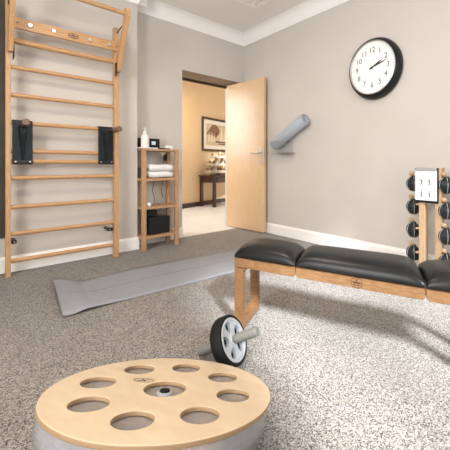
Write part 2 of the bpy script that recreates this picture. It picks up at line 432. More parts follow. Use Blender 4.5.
# dip handle attachments hanging on the rungs
def dip(label, x0, x1, dx):
    xc = (x0+x1)/2
    t = thing('dip_handle', label, 'exercise handle', (xc, 3.39, .93), 'dip handles on the wall bars')
    bm = nb(); box(bm, x0, x1, 3.405, 3.411, .925, 1.275)
    pl = obj('back_plate', bm, M['plate'], t, bevel=.002)
    # hook over the upper rung
    bm = nb(); pts = [(3.435+.026*math.cos(a), 1.272+.026*math.sin(a)) for a in [PI - k*PI/8 for k in range(8)]] + [(3.435+.020*math.cos(a), 1.272+.020*math.sin(a)) for a in [PI/8 + k*PI/8 for k in range(8)]]
    prism(bm, pts, 0, x0, x1)
    obj('rung_hook', bm, M['plate'], t)
    bm = nb(); box(bm, x0, x1, 3.385, 3.411, .925, .957)
    ft = obj('foot_rail', bm, M['black_plastic'], t, bevel=.006)
    for x in (x0+.02, x1-.02):
        bm = nb(); rod(bm, (x, 3.380, .948), (x, 3.385, .948), .006, seg=12)
        obj('bolt', bm, M['chrome'], ft)
    # tapering rib, wide at the handle and pointed at the foot
    bm = nb()
    V = [bm.verts.new(p) for p in ((xc-.032, 3.405, 1.25), (xc+.032, 3.405, 1.25), (xc+.02, 3.34, 1.235), (xc-.02, 3.34, 1.235), (xc-.006, 3.405, .965), (xc+.006, 3.405, .965), (xc+.005, 3.395, .965), (xc-.005, 3.395, .965), (xc-.016, 3.345, 1.17), (xc+.016, 3.345, 1.17), (xc+.026, 3.405, 1.16), (xc-.026, 3.405, 1.16))]
    for f in ((0,1,2,3), (0,3,8,11), (1,10,9,2), (3,2,9,8), (11,8,7,4), (10,5,6,9), (8,9,6,7), (4,7,6,5)):
        bm.faces.new([V[i] for i in f])
    obj('rib', bm, M['plate'], t, bevel=.003)
    bm = nb(); rod(bm, (xc, 3.40, 1.24), (xc+dx*.7, 3.23, 1.252), .021, .020, seg=24)
    auto(obj('socket', bm, M['black'], t), 50)
    bm = nb(); rod(bm, (xc+dx*.65, 3.24, 1.2515), (xc+dx, 3.155, 1.258), .026, seg=24)
    auto(obj('handle', bm, M['handle_wood'], t, bevel=.004), 50)
    return t
dip('black dip handle hanging at the left end of the rungs', .232, .366, .0)
dip('black dip handle hanging beside the right post of the wall bars', .866, .998, .05)

# ------------------------------------------------------------------ shelf unit
SX0, SX1, SY0, SY1 = 1.293, 1.705, 3.43, 3.69
sh = thing('shelf_unit', 'narrow wooden four-tier shelf standing in the recess by the doorway', 'shelf', ((SX0+SX1)/2, 3.57, 0))
pw = .042
for x in (SX0, SX1-pw):
    for y in (SY0, SY1-pw):
        obj('post', box(nb(), x, x+pw, y, y+pw, 0, 1.075), M['shelfwood'], sh, bevel=.002)
for z in (1.097, .775, .468, .15):
    bm = nb(); z0 = z-.028
    if z > 1: box(bm, SX0, SX1, SY0, SY1, z0+.006, z)
    else: box(bm, SX0+pw, SX1-pw, SY0+.004, SY1, z0, z); box(bm, SX0, SX0+pw, SY0+pw, SY1-pw, z0, z); box(bm, SX1-pw, SX1, SY0+pw, SY1-pw, z0, z)
    obj('shelf_board', bm, M['shelfwood'], sh, bevel=.002)
# on top
def onshelf(name, label, cat, loc, group=None): return thing(name, label, cat, loc, group)
o = tag(obj('tray', box(nb(), 1.265, 1.46, 3.425, 3.555, 1.098, 1.109), M['white_plastic'], bevel=.004), 'flat white tray under the pump bottle on the shelf top', 'tray')
pb = thing('pump_bottle', 'white pump bottle standing on the tray', 'bottle', (1.346, 3.52, 1.11))
bm = nb(); lathe(bm, [(0, 0), (.038, 0), (.042, .004), (.042, .112), (.037, .135), (.018, .148), (.015, .158), (0, .158)], Matrix.Translation((1.342, 3.49, 1.11)), 32)
auto(obj('bottle_body', bm, M['white_plastic'], pb), 40)
bm = nb(); lathe(bm, [(0, .158), (.019, .158), (.019, .176), (.007, .18), (.006, .205), (.012, .207), (.012, .216), (0, .218)], Matrix.Translation((1.342, 3.49, 1.11)), 24)
rod(bm, (1.342, 3.49, 1.32), (1.314, 3.47, 1.314), .0055, seg=10)
auto(obj('pump_head', bm, M['white_plastic'], pb), 40)
rd = thing('clock_radio', 'black box radio with a lit display on the shelf top', 'radio', (1.43, 3.645, 1.098))
bm = nb(); box(bm, 1.305, 1.555, 3.605, 3.69, 1.098, 1.222)
rb = obj('radio_body', bm, M['black_plastic'], rd, bevel=.006)
obj('display', box(nb(), 1.46, 1.505, 3.602, 3.606, 1.15, 1.19), M['screen'], rd)
tag(obj('phone', box(nb(), 1.47, 1.61, 3.445, 3.525, 1.098, 1.108), M['black_plastic'], bevel=.003), 'thin black phone lying flat on the shelf top', 'phone')
bm = nb(); box(bm, 1.595, 1.69, 3.54, 3.62, 1.098, 1.146)
tag(obj('white_case', bm, M['white_plastic'], bevel=.01), 'small white rounded case at the right of the shelf top', 'case')
# towels
def towel(label, z0, z1, dx):
    t = thing('folded_towel', label, 'towel', (1.53, 3.53, z0), 'folded white towels')
    bm = nb(); n = 1; hh = (z1-z0)/n
    for k in range(n):
        zc = z0 + hh*(k+.5); prof = []
        rr = hh*.49
        x0, x1 = 1.388+dx, 1.655+dx*.5
        y0, y1 = 3.455+.004*k, 3.64
        pts = [(y0+rr-rr*math.cos(a), zc+rr*math.sin(a)) for a in [-PI/2+PI*i/8 for i in range(9)]]
        pts = [(y0+rr - rr*math.cos(a), zc + rr*math.sin(a)) for a in [-PI/2 + PI*i/8 for i in range(9)]] + [(y1, zc+rr), (y1, zc-rr)]
        prism(bm, pts, 0, x0, x1)
    bmesh.ops.subdivide_edges(bm, edges=[e for e in bm.edges if abs((e.verts[0].co-e.verts[1].co).x) > .1], cuts=8)
    for v in bm.verts: v.co.z += .003*math.sin(v.co.x*37+v.co.y*20)+ (0); v.co.y += .003*math.sin(v.co.x*51)
    obj('folded_cloth', bm, M['towel'], t, smooth=True)
    return t
towel('white folded towel, lower one of the two on the shelf', .778, .848, -.012)
towel('white folded towel, upper one of the two on the shelf', .852, .928, -.006)
bk = thing('basket', 'small dark basket behind the left shelf post beside the towels', 'basket', (1.35, 3.60, .776))
bm = nb(); lathe(bm, [(0, 0), (.036, 0), (.043, .11), (.039, .11), (.033, .006), (0, .006)], Matrix.Translation((1.345, 3.60, .777)), 28)
auto(obj('basket_body', bm, mat('dark_wicker', (.05,.045,.04), .8), bk), 40)
bm = nb(); tube(bm, [(1.345+.041*math.cos(a), 3.60+.041*math.sin(a), .888) for a in [2*PI*i/24 for i in range(25)]], .004, 6)
obj('rim', bm, M['cord'], bk, smooth=True)
bm = nb()
lathe(bm, [(0, 0), (.022, 0), (.027, .012), (.024, .03), (.012, .042), (0, .044)], Matrix.Translation((1.375, 3.47, .469)), 20)
tag(obj('massage_ball', bm, M['white_plastic'], smooth=True), 'small white round knob lying on the third shelf board', 'ball')
bx = thing('storage_box', 'black storage box with open top on the lowest shelf board', 'box', (1.495, 3.57, .151))
bm = nb(); box(bm, 1.378, 1.618, 3.48, 3.66, .151, .325)
obj('box_body', bm, M['black_plastic'], bx, bevel=.008)
obj('box_lid', box(nb(), 1.374, 1.622, 3.476, 3.664, .325, .339), M['black_plastic'], bx, bevel=.004)
bm = nb(); box(bm, 1.44, 1.52, 3.475, 3.482, .27, .29); obj('box_grip', bm, M['black'], bx)
bm = nb(); box(bm, 1.39, 1.50, 3.54, 3.63, .340, .415)
tag(obj('speaker_box', bm, M['black_plastic'], bevel=.008), 'small black device lying on top of the storage box', 'device')
ad = thing('power_adapter', 'black power adapter hanging at the back of the shelf on its cable', 'charger', (1.624, 3.615, 1.0))
bm = nb(); box(bm, 1.602, 1.645, 3.60, 3.63, .968, 1.045)
obj('adapter_body', bm, M['black_plastic'], ad, bevel=.008)
bm = nb(); box(bm, 1.584, 1.602, 3.602, 3.628, 1.025, 1.055)
obj('plug', bm, M['white_plastic'], ad, bevel=.004)
bm = nb(); tube(bm, [(1.624+.006*math.sin(z*31), 3.62+.09*(.97-z)/.12, z) for z in [.970-.015*i for i in range(9)]], .003, 6)
obj('cable', bm, M['cord'], ad, smooth=True)
bm = nb(); tube(bm, [(1.53+.012*math.sin(z*26+1), 3.722, z) for z in [.80-.02*i for i in range(20)]], .003, 6)
tag(obj('hanging_cable', bm, M['cord'], smooth=True), 'thin black cable hanging down the wall behind the shelf boards', 'cable')

bm = nb(); tube(bm, [(1.635+.010*math.sin(z*28), 3.722, z) for z in [.79-.02*i for i in range(14)]], .003, 6)
tag(obj('hanging_cable', bm, M['cord'], smooth=True), 'short black cable behind the right half of the shelf unit, below the towels', 'cable')

# ------------------------------------------------------------------ exercise mat
near = [(.385,2.262,.022),(.43,2.262,.010),(.50,2.262,.022),(.56,2.266,.020),(.66,2.272,.010),(.80,2.268,.0035),(1.13,2.248,.0035),(1.62,2.222,.0035),(2.30,2.186,.0035)]
far = [(.438,2.955,.046),(.50,2.93,.042),(.56,2.89,.022),(.61,2.88,.006),(.70,2.885,.0035),(.85,2.905,.0035),(1.15,2.90,.0035),(1.62,2.84,.0035),(2.30,2.78,.0035)]
bm = nb(); rows = []
def cr(P, t):
    i = min(int(t), len(P)-2); f = t-i
    p = [Vector(P[max(0, min(len(P)-1, j))]) for j in (i-1, i, i+1, i+2)]
    return .5*((2*p[1]) + (-p[0]+p[2])*f + (2*p[0]-5*p[1]+4*p[2]-p[3])*f*f + (-p[0]+3*p[1]-3*p[2]+p[3])*f**3)
NU = 64; midline = []
for i in range(NU+1):
    t = i/NU*(len(near)-1.0001); a = cr(near, t); b = cr(far, t); r = []
    for j in range(13):
        s = j/12; p = a.lerp(b, s)
        if t < 3: p.z += .018*math.sin(s*PI)*max(0, 1-t/3)
        p.z = max(p.z, .0035)
        if s == .5 and t > .8: p.z += -.001
        if j == 6 and i > 7: midline.append(p + Vector((0, 0, .0031)))
        r.append(bm.verts.new(p))
    rows.append(r)
for A, B in zip(rows, rows[1:]):
    for j in range(12): bm.faces.new((A[j], B[j], B[j+1], A[j+1]))
mt_ = obj('exercise_mat', bm, M['mat'], smooth=True, solid=.006)
bm = nb(); tube(bm, midline, .0016, 5)
obj('centre_line', bm, mat('line_grey', (.15,.15,.16), .8), mt_)
tag(mt_, 'long grey exercise mat unrolled on the carpet, one end curling up', 'exercise mat')

# ------------------------------------------------------------------ bench
bO = Vector((1.055, 1.455, 0)); bd = Vector((.313, -.950, 0)).normalized(); bn = Vector((.872, .49, 0)).normalized()
TB = axes(bO, bd, bn, (0, 0, 1))
BW = .275
bench = thing('padded_bench', 'long oak bench with three black leather cushions', 'bench', (1.4, 1.0, 0))
secs = [(.0, .376), (.379, .977), (.980, 1.36)]
def rrect(x0, x1, z0, z1, rb):
    pts = [(x0, z1), (x0, z0+rb)] + [(x0+rb-rb*math.cos(a), z0+rb-rb*math.sin(a)) for a in [PI/2*i/6 for i in range(1, 7)]]
    pts += [(x1-rb+rb*math.sin(a), z0+rb-rb*math.cos(a)) for a in [PI/2*i/6 for i in range(0, 7)]] + [(x1, z1)]
    return pts
for k, (a, b) in enumerate(secs):
    fr = bpy.data.objects.new('frame_section', None)
    bm = nb()
    for y0, y1 in ((0, .03), (BW-.03, BW)):
        pts = rrect(a, b, .35, .405, .020)
        if k == 0: pts = [(a, .405), (a, .35)] + pts[8:]
        if k == 2: pts = pts[:-8] + [(b, .35), (b, .405)]
        prism(bm, pts, 1, y0, y1, TB)
    box(bm, a+.01, b-.01, .03, BW-.03, .375, .404, TB)
    fs = obj('side_rail', bm, M['bench'], bench, bevel=.002)
    # cushion: grid of an inflated slab
    bm = nb(); nx, ny = 28, 14; top = []; x0, x1 = a+.002, b-.002
    th = .066
    def ch(u, v):
        e = lambda t: (1-abs(2*t-1)**3.2)**.55
        return (1-abs(2*u-1)**(5 if k != 1 else 9))**.6*(1-abs(2*v-1)**4)**.55
    for i in range(nx+1):
        row = []
        for j in range(ny+1):
            u = .5-.5*math.cos(PI*i/nx); v = .5-.5*math.cos(PI*j/ny)
            X = x0+(x1-x0)*u; Y = -.006 + (BW+.012)*v
            row.append(bm.verts.new((X, Y, .409+.010*(1 if 0 < i < nx and 0 < j < ny else 0)+(th-.008)*ch(u, v))))
        top.append(row)
    for A, B in zip(top, top[1:]):
        for j in range(ny): bm.faces.new((A[j], B[j], B[j+1], A[j+1]))
    edge = [top[i][0] for i in range(nx+1)] + [top[nx][j] for j in range(1, ny+1)] + [top[i][ny] for i in range(nx-1, -1, -1)] + [top[0][j] for j in range(ny-1, 0, -1)]
    low = [bm.verts.new((v.co.x, v.co.y, .405)) for v in edge]
    n = len(edge)
    for i in range(n): bm.faces.new((edge[i], low[i], low[(i+1) % n], edge[(i+1) % n]))
    bm.faces.new(low)
    bmesh.ops.transform(bm, matrix=TB, verts=bm.verts[:])
    obj('cushion', bm, M['leather'], bench, smooth=True)
    if k == 1:
        bm = nb(); cx = .70
        emblem(bm, TB @ Matrix.Translation((cx-.012, 0, .377)) @ Matrix.Rotation(PI/2, 4, 'X'), .026)
        obj('burned_emblem', bm, M['burn'], fs)
for (xa, s) in ((.0, 1), (1.36, -1)):
    x0, x1 = (xa, xa+.055) if s > 0 else (xa-.055, xa)
    for y0 in (0, BW-.04):
        bm = nb(); box(bm, x0, x1, y0, y0+.04, .0, .345, TB)
        # rounded gusset where leg meets rail
        r = .028; e = x1 if s > 0 else x0
        pts = [(e, .345), (e+s*r, .345)] + [(e+s*r - s*r*math.sin(q), .345-r+r*math.cos(q)) for q in [PI/2*i/6 for i in range(1, 7)]]
        prism(bm, pts, 1, y0, y0+.04, TB)
        obj('leg', bm, M['bench'], bench, bevel=.002)
    obj('foot_stretcher', box(nb(), x0, x1, .04, BW-.04, .004, .05, TB), M['bench'], bench, bevel=.002)

# ------------------------------------------------------------------ balance board
n = Vector((.280, .178, 1)).normalized()
bc = Vector((.451, 1.003, .190))
ux = Vector((.718, -.696, 0)); ux = (ux - ux.dot(n)*n).normalized(); uy = n.cross(ux)
TBB = axes(bc, ux, uy, n)
bb = thing('balance_board', 'round birch balance board on a clear bowl, tilted on the carpet', 'balance board', (.43, .95, 0))
R = .345
bm = nb()
holes = [(0, 0, .066)] + [(.65*R*math.cos(a), .65*R*math.sin(a), .053) for a in [math.radians(-1.5+45*k) for k in range(8)]]
def disc_with_holes(bm, R, holes, z0, z1, seg=96):
    # 2D triangulated fill with holes, then extruded
    loops = []
    es = []
    def ringv(cx, cy, r, n, z):
        vs = [bm.verts.new((cx+r*math.cos(2*PI*i/n), cy+r*math.sin(2*PI*i/n), z)) for i in range(n)]
        return vs
    allv = []
    for z in (z0, z1):
        ls = [ringv(0, 0, R if z == z0 or True else R, seg, z)] + [ringv(x, y, r, 32, z) for x, y, r in holes]
        ed = []
        for l in ls:
            for i in range(len(l)): ed.append(bm.edges.new((l[i], l[(i+1) % len(l)])))
        bmesh.ops.triangle_fill(bm, use_beauty=True, use_dissolve=False, edges=ed)
        loops.append(ls)
    for k, (A, B) in enumerate(zip(*loops)):
        for i in range(len(A)):
            j = (i+1) % len(A); f = bm.faces.new((A[i], A[j], B[j], B[i])); f.material_index = 1
disc_with_holes(bm, R, holes, -.013, 0)
bmesh.ops.transform(bm, matrix=TBB, verts=bm.verts[:])
obj('wooden_top', bm, [M['birch'], M['plyedge']], bb, bevel=.003)
prof = [(.336, -.0135), (.338, -.03), (.340, -.05), (.337, -.07), (.325, -.092), (.30, -.115), (.26, -.138), (.20, -.157), (.12, -.172), (.05, -.178), (0, -.179)]
inner = [(max(0, r-.005), z+.004) for r, z in prof[::-1]]; inner[0] = (0, -.174); inner[-1] = (.331, -.0135)
bm = nb(); lathe(bm, prof+inner, TBB, 96)
obj('clear_bowl', bm, M['hull'], bb, smooth=True)
bm = nb(); lathe(bm, [(0, -.0143), (.026, -.0143), (.024, -.010), (.014, -.008), (.011, -.009), (0, -.009)], TBB, 24)
vv = obj('valve', bm, M['grey_plastic'], bb)
bm = nb(); lathe(bm, [(0, -.0088), (.016, -.0088), (.015, -.003), (0, -.003)], TBB, 20); obj('valve_cap', bm, M['rubber'], vv)
bm = nb(); lathe(bm, [(0, -.018), (.330, -.018), (.330, -.0145), (0, -.0145)], TBB, 96)
obj('clear_lid', bm, M['lid'], bb)
# burned sign
bm = nb(); Ts = TBB @ Matrix.Translation((-.093, .054, 0.0003)) @ Matrix.Rotation(math.radians(0), 4, 'Z')
lathe(bm, [(.022, 0), (.0235, 0), (.0235, .0006), (.022, .0006)], Ts @ Matrix.Diagonal((1.5, .8, 1, 1)), 36, close=True)
box(bm, -.02, .02, -.002, .002, 0, .0006, Ts @ Matrix.Rotation(.5, 4, 'Z')); box(bm, -.012, .012, -.002, .002, 0, .0006, Ts @ Matrix.Rotation(-.9, 4, 'Z'))
obj('burned_emblem', bm, M['burn'], bb)

# ------------------------------------------------------------------ ab wheel
wc = Vector((.856, 1.222, .1005)); wa = Vector((.432, -.789, .436)).normalized()
wh = thing('ab_roller', 'black and grey exercise wheel with grey handles leaning beside the bench leg', 'exercise wheel', (.863, 1.237, 0))
u, v, d = frame_to(wa); TWh = axes(wc, u, v, d)
Rw = .110
bm = nb(); lathe(bm, [(Rw-.014, -.028), (Rw-.004, -.028), (Rw, -.022), (Rw, .022), (Rw-.004, .028), (Rw-.014, .028)], TWh, 64, close=True)
auto(obj('tyre', bm, M['rubber'], wh), 40)
bm = nb()
r0 = Rw-.014
lathe(bm, [(r0, -.026), (r0, .026), (r0-.003, .030), (r0-.012, .030), (r0-.014, .024), (r0-.014, -.024), (r0-.012, -.030), (r0-.003, -.030)], TWh, 64, close=True)
lathe(bm, [(.017, -.03), (.024, -.03), (.027, -.024), (.027, .024), (.024, .03), (.017, .03)], TWh, 32, close=True)
def plate(bm, R1, polys, z0, z1, T):
    new = []; loops = []
    for z in (z0, z1):
        ls = [[bm.verts.new((R1*math.cos(2*PI*i/64), R1*math.sin(2*PI*i/64), z)) for i in range(64)]] + [[bm.verts.new((x, y, z)) for x, y in P] for P in polys]
        ed = []
        for l in ls:
            new.extend(l)
            for i in range(len(l)): ed.append(bm.edges.new((l[i], l[(i+1) % len(l)])))
        bmesh.ops.triangle_fill(bm, use_beauty=True, use_dissolve=False, edges=ed); loops.append(ls)
    for A, B in zip(*loops):
        for i in range(len(A)):
            j = (i+1) % len(A); bm.faces.new((A[i], A[j], B[j], B[i]))
    bmesh.ops.transform(bm, matrix=T, verts=new)
polys = []
for k in range(5):
    a = 2*PI*k/5 + .3; P = []
    for i in range(20):
        t = 2*PI*i/20; rr = .056+.024*math.cos(t); w = .0205*(1+.35*math.cos(t))*math.sin(t)
        P.append((rr*math.cos(a)-w*math.sin(a), rr*math.sin(a)+w*math.cos(a)))
    polys.append(P)
plate(bm, r0-.010, polys, .004, .024, TWh)
plate(bm, r0-.010, polys, -.024, -.004, TWh)
auto(obj('wheel_rim', bm, M['grey_plastic'], wh, bevel=.0015), 40)
bm = nb(); lathe(bm, [(0, -.003), (r0-.012, -.003), (r0-.012, .003), (0, .003)], TWh, 48); obj('hole_shade_disc', bm, M['rubber'], wh)  # black disc added inside, stands in for shade behind the rim holes
def hl(s, L):
    bm = nb(); prof = [(0, .030), (.018, .030), (.019, .034), (.0205, .05)]
    z = .05
    while z < L-.02:
        prof += [(.0215, z), (.0202, z+.004), (.0215, z+.008)]; z += .012
    prof += [(.021, L-.006), (.018, L), (0, L)]
    lathe(bm, prof, TWh @ (Matrix.Identity(4) if s > 0 else Matrix.Rotation(PI, 4, 'X')), 28)
    auto(obj('handle', bm, M['grip'], wh), 45)
hl(1, .158); hl(-1, .175)
bm = nb(); rod(bm, wc - wa*.03, wc + wa*.150, .006, seg=12); obj('axle', bm, M['chrome'], wh)

# ------------------------------------------------------------------ dumbbell tower with swing bells
TX = 2.60
tw = thing('bell_rack', 'maple tower with two uprights standing between bench and wall', 'weight rack', (2.655, .99, 0))
for y0, y1 in ((1.012, 1.060), (.886, .934)):
    obj('upright', box(nb(), TX, TX+.07, y0, y1, .03, .90), M['maple'], tw, bevel=.004)
obj('base_plate', box(nb(), TX-.06, TX+.17, .82, 1.13, 0, .03), M['maple'], tw, bevel=.004)
obj('top_plate', box(nb(), TX-.005, TX+.135, .875, 1.075, .90, .92), M['maple'], tw, bevel=.004) if False else None
obj('cross_bar', box(nb(), TX+.045, TX+.06, .934, 1.012, .80, .88), M['maple'], tw, bevel=.002)
zs = [.765, .568, .372, .175]
for z in zs:
    for yy, s in ((1.062, 1), (.888, -1)):
        for px_ in (.012, .058):
            bm = nb(); rod(bm, (TX+px_, yy-s*.01, z+.03), (TX+px_, yy+s*.026, z+.03), .008, seg=12)
            obj('peg', bm, M['maple'], tw)
words = ['topmost', 'second from the top', 'third from the top', 'lowest']
def bell(loc, label, side):
    t = thing('swing_bell', label, 'hand weight', loc, 'leather swing bells on the tower')
    L0 = Vector(loc); T0 = Matrix.Translation(L0)
    bm = nb()
    prof = [(0, -.070), (.020, -.067), (.040, -.056), (.055, -.032), (.061, -.008), (.058, .016), (.046, .038), (.030, .052), (.020, .059), (.022, .065), (0, .067)]
    lathe(bm, prof, T0, 36)
    for vx in bm.verts:
        p = vx.co - L0; a = math.atan2(p.y, p.x); rr = math.hypot(p.x, p.y)
        k = 1 - .06*abs(math.cos(a*3))**6 - .03*math.cos(a*12)*max(0, p.z/.06)
        vx.co.x = L0.x+p.x*k; vx.co.y = L0.y+p.y*k
    by = obj('leather_body', bm, M['bell'], t, smooth=True)
    bm = nb()
    for q in range(6):
        a = q*PI/3 + PI/6
        tube(bm, [(L0.x+(r*1.0+.0005)*math.cos(a), L0.y+(r*1.0+.0005)*math.sin(a), L0.z+z) for r, z in prof[1:10]], .0017, 5)
    obj('stitching', bm, M['seam'], by)
    bm = nb(); tube(bm, [(L0.x+.0215*math.cos(a), L0.y+.0215*math.sin(a), L0.z+.058) for a in [2*PI*i/20 for i in range(21)]], .003, 6)
    obj('tie_cord', bm, M['black_plastic'], by)
    bm = nb(); tip = L0 + Vector((-.02, .010, .082))
    rod(bm, L0+Vector((0, 0, .055)), tip, .012, .013, seg=20)
    u2, v2, d2 = frame_to(Vector((-.25, .12, 1)))
    lathe(bm, [(0, -.016), (.012, -.014), (.020, -.006), (.021, .004), (.017, .013), (.008, .018), (0, .019)], axes(tip, u2, v2, d2), 24)
    auto(obj('wooden_knob', bm, M['maple'], t), 60)
    return t
def copy_tree(o, loc, label):
    r = o.copy(); C.objects.link(r); r.location = loc; r['label'] = label
    for ch in o.children:
        c = ch.copy(); C.objects.link(c); c.parent = r
        for gch in ch.children:
            g2 = gch.copy(); C.objects.link(g2); g2.parent = c
    return r
first = None
for side, y in (('left', 1.146), ('right', .862)):
    for z, wd in zip(zs, words):
        lab = 'dark leather swing bell, %s in the %s column of the tower' % (wd, side)
        if first is None: first = bell((TX+(.10 if side == 'left' else .03), y, z), lab, side)
        else: copy_tree(first, (TX+(.10 if side == 'left' else .03), y, z), lab)
cb = thing('clipboard', 'black clipboard with a white exercise sheet hanging on the tower', 'clipboard', (TX-.02, .98, .78))
bm = nb(); box(bm, TX-.012, TX-.004, .895, 1.075, .628, .905); obj('board', bm, M['black_plastic'], cb, bevel=.002)
pp = obj('sheet', box(nb(), TX-.0135, TX-.0125, .905, 1.072, .648, .893), M['paper'], cb)
bm = nb(); box(bm, TX-.024, TX-.012, .905, 1.066, .884, .909); obj('clip', bm, M['grey_plastic'], cb, bevel=.004)
xx0, xx1 = TX-.0142, TX-.0136
def stroke(y0, z0, y1, z1, w=.0024):
    a = Vector((0, y0, z0)); b = Vector((0, y1, z1)); d = (b-a).normalized(); nn = Vector((0, -d.z, d.y))*w
    vs = [a+nn, b+nn, b-nn, a-nn]; prism(bm, [(p.y, p.z) for p in vs], 0, xx0, xx1)
for cy, kind in ((1.022, 0), (.962, 0), (1.022, 1), (.962, 1)):
    bm = nb()
    if kind == 0:
        cz = .79
        stroke(cy, cz+.018, cy, cz-.006, .003); stroke(cy, cz-.006, cy+.014, cz-.022); stroke(cy, cz-.006, cy-.014, cz-.022); stroke(cy, cz+.012, cy+.016, cz+.022); stroke(cy, cz+.012, cy-.014, cz+.002)
        lathe(bm, [(0, 0), (.0045, 0), (.0045, .0006), (0, .0006)], axes((xx0, cy, cz+.026), (0, 1, 0), (0, 0, 1), (1, 0, 0)), 12)
    else:
        cz = .70
        stroke(cy, cz+.016, cy, cz-.006, .003); stroke(cy, cz-.006, cy+.004, cz-.026); stroke(cy, cz-.006, cy-.005, cz-.026); stroke(cy, cz+.01, cy+.010, cz-.003)
        lathe(bm, [(0, 0), (.0045, 0), (.0045, .0006), (0, .0006)], axes((xx0, cy, cz+.024), (0, 1, 0), (0, 0, 1), (1, 0, 0)), 12)
    obj('exercise_drawing', bm, M['ink'], pp)
bm = nb(); stroke(1.055, .872, 1.04, .872, .0012); obj('printed_line', bm, M['ink'], pp)
bm = nb(); stroke(.94, .862, .925, .862, .0012); obj('printed_line', bm, M['ink'], pp)
cb.location.y += .010; cb.location.z -= .010

# ------------------------------------------------------------------ wall clock
ck = thing('wall_clock', 'large round wall clock with white dial and black rim', 'clock', (2.885, 1.612, 1.882))
CY, CZ = 1.596, 1.873
OV = .93
def TC(x): return Matrix.Translation((x, CY, CZ)) @ Matrix(((0, 0, -1, 0), (-OV, 0, 0, 0), (0, 1, 0, 0), (0, 0, 0, 1)))
bm = nb(); T = TC(XR)
lathe(bm, [(0, 0), (.290, 0), (.301, .012), (.303, .035), (.294, .068), (.279, .090), (.262, .098), (.262, .082), (0, .082)], T, 96)
auto(obj('rim', bm, M['black_plastic'], ck), 50)
bm = nb(); lathe(bm, [(.249, .082), (.263, .082), (.263, .099), (.257, .102), (.251, .096)], T, 96, close=True)
auto(obj('inner_ring', bm, M['chrome'], ck), 50)
bm = nb(); lathe(bm, [(0, .082), (.251, .082), (.251, .086), (0, .086)], T, 96); obj('dial', bm, M['dial'], ck)
for h in range(1, 13):
    a = math.radians(30*h); bm = nb()
    text_bm(bm, str(h), .072, T @ Matrix.Translation((.180*math.sin(a), .172*math.cos(a), .0865)), .0006)
    obj('numeral', bm, M['ink'], ck)
bm = nb()
for h in range(60):
    a = math.radians(6*h); w = .0022 if h % 5 == 0 else .0009
    box(bm, -w, w, .234, .243, .0861, .0870, T @ Matrix.Rotation(-a, 4, 'Z'))
obj('minute_marks', bm, M['ink'], ck)
for nm, ang, L, w, z in (('hour_hand', 63, .135, .0055, .089), ('minute_hand', 74, .195, .0045, .092)):
    bm = nb(); prism(bm, [(-w, -.03), (w, -.03), (w*1.3, L*.6), (0, L), (-w*1.3, L*.6)], 2, z, z+.002, T @ Matrix.Rotation(-math.radians(ang), 4, 'Z'))
    obj(nm, bm, M['ink'], ck)
bm = nb(); lathe(bm, [(0, .087), (.012, .087), (.010, .097), (0, .097)], T, 20); obj('centre_cap', bm, M['ink'], ck)

# ------------------------------------------------------------------ rolled mat in its clear wall holder
ra, rb_ = Vector((2.80, 3.00, 1.178)), Vector((2.80, 2.455, 1.462))
u, v, d = frame_to(rb_-ra); TR = axes(ra, u, v, d); Lr = (rb_-ra).length
bm = nb()
lathe(bm, [(0, 0), (.068, 0), (.071, .004), (.071, Lr-.004), (.068, Lr), (.036, Lr), (.033, Lr-.004), (.033, .05), (0, .05)], TR, 48)  # unseen far end closed off to keep light out of the hole
rm = auto(obj('rolled_mat', bm, M['roll']), 40)
bm = nb(); tube(bm, [TR @ Vector(((.042+.0085*a/(2*PI))*math.cos(a), (.042+.0085*a/(2*PI))*math.sin(a), Lr+.0004)) for a in [2*PI*3.2*i/90 for i in range(91)]], .0011, 5)
obj('spiral_edge', bm, M['grip'], rm)
tag(rm, 'blue-grey rolled exercise mat slanting in a clear wall holder', 'exercise mat')
ho = thing('mat_holder', 'clear acrylic wall holder carrying the rolled mat', 'wall holder', (2.88, 2.85, 1.1))
bm = nb(); box(bm, XR-.006, XR, 2.74, 3.02, 1.066, 1.222); obj('wall_plate', bm, M['acrylic'], ho, bevel=.002)
bm = nb(); box(bm, 2.715, XR-.006, 2.70, 3.02, 1.066, 1.072); obj('bottom_plate', bm, M['acrylic'], ho, bevel=.002)
bm = nb(); box(bm, 2.715, 2.721, 2.70, 3.02, 1.072, 1.22); obj('front_plate', bm, M['acrylic'], ho, bevel=.002)
bm = nb()
for p, q in (((2.718, 2.70, 1.07), (2.718, 2.70, 1.222)), ((2.718, 2.70, 1.222), (2.718, 3.02, 1.222)), ((2.718, 2.70, 1.07), (2.718, 3.02, 1.07))):
    rod(bm, p, q, .0022, seg=8)
obj('polished_edge', bm, M['chrome'], ho)

# ------------------------------------------------------------------ hall furniture
def hb_(bm, x0, x1, y0, y1, z0, z1): return box(bm, x0, x1, -y1, -y0, z0, z1, TW)
ct = thing('console_table', 'dark walnut console table against the orange hall wall', 'table', TW @ Vector((1.1, -.25, 0)))
tx0, tx1, td = .47, 1.82, .47
obj('table_top', hb_(nb(), tx0-.02, tx1+.02, .03, td+.03, .665, .695), M['dark_wood'], ct, bevel=.003)
bm = nb(); hb_(bm, tx0+.03, tx1-.03, .05, td, .53, .665); ap = obj('apron', bm, M['dark_wood'], ct)
for k in range(2):
    a = tx0+.09+k*.60
    dw = obj('drawer', hb_(nb(), a, a+.54, td, td+.012, .545, .65), M['dark_wood'], ct, bevel=.002)
    bm = nb(); rod(bm, TW @ Vector((a+.27, -td-.012, .598)), TW @ Vector((a+.27, -td-.035, .598)), .011, seg=14)
    obj('knob', bm, M['frame_wood'], dw)
for x in (tx0, tx1-.06):
    for y in (.05, td-.05):
        obj('leg', hb_(nb(), x, x+.06, y, y+.06, 0, .665), M['dark_wood'], ct, bevel=.003)
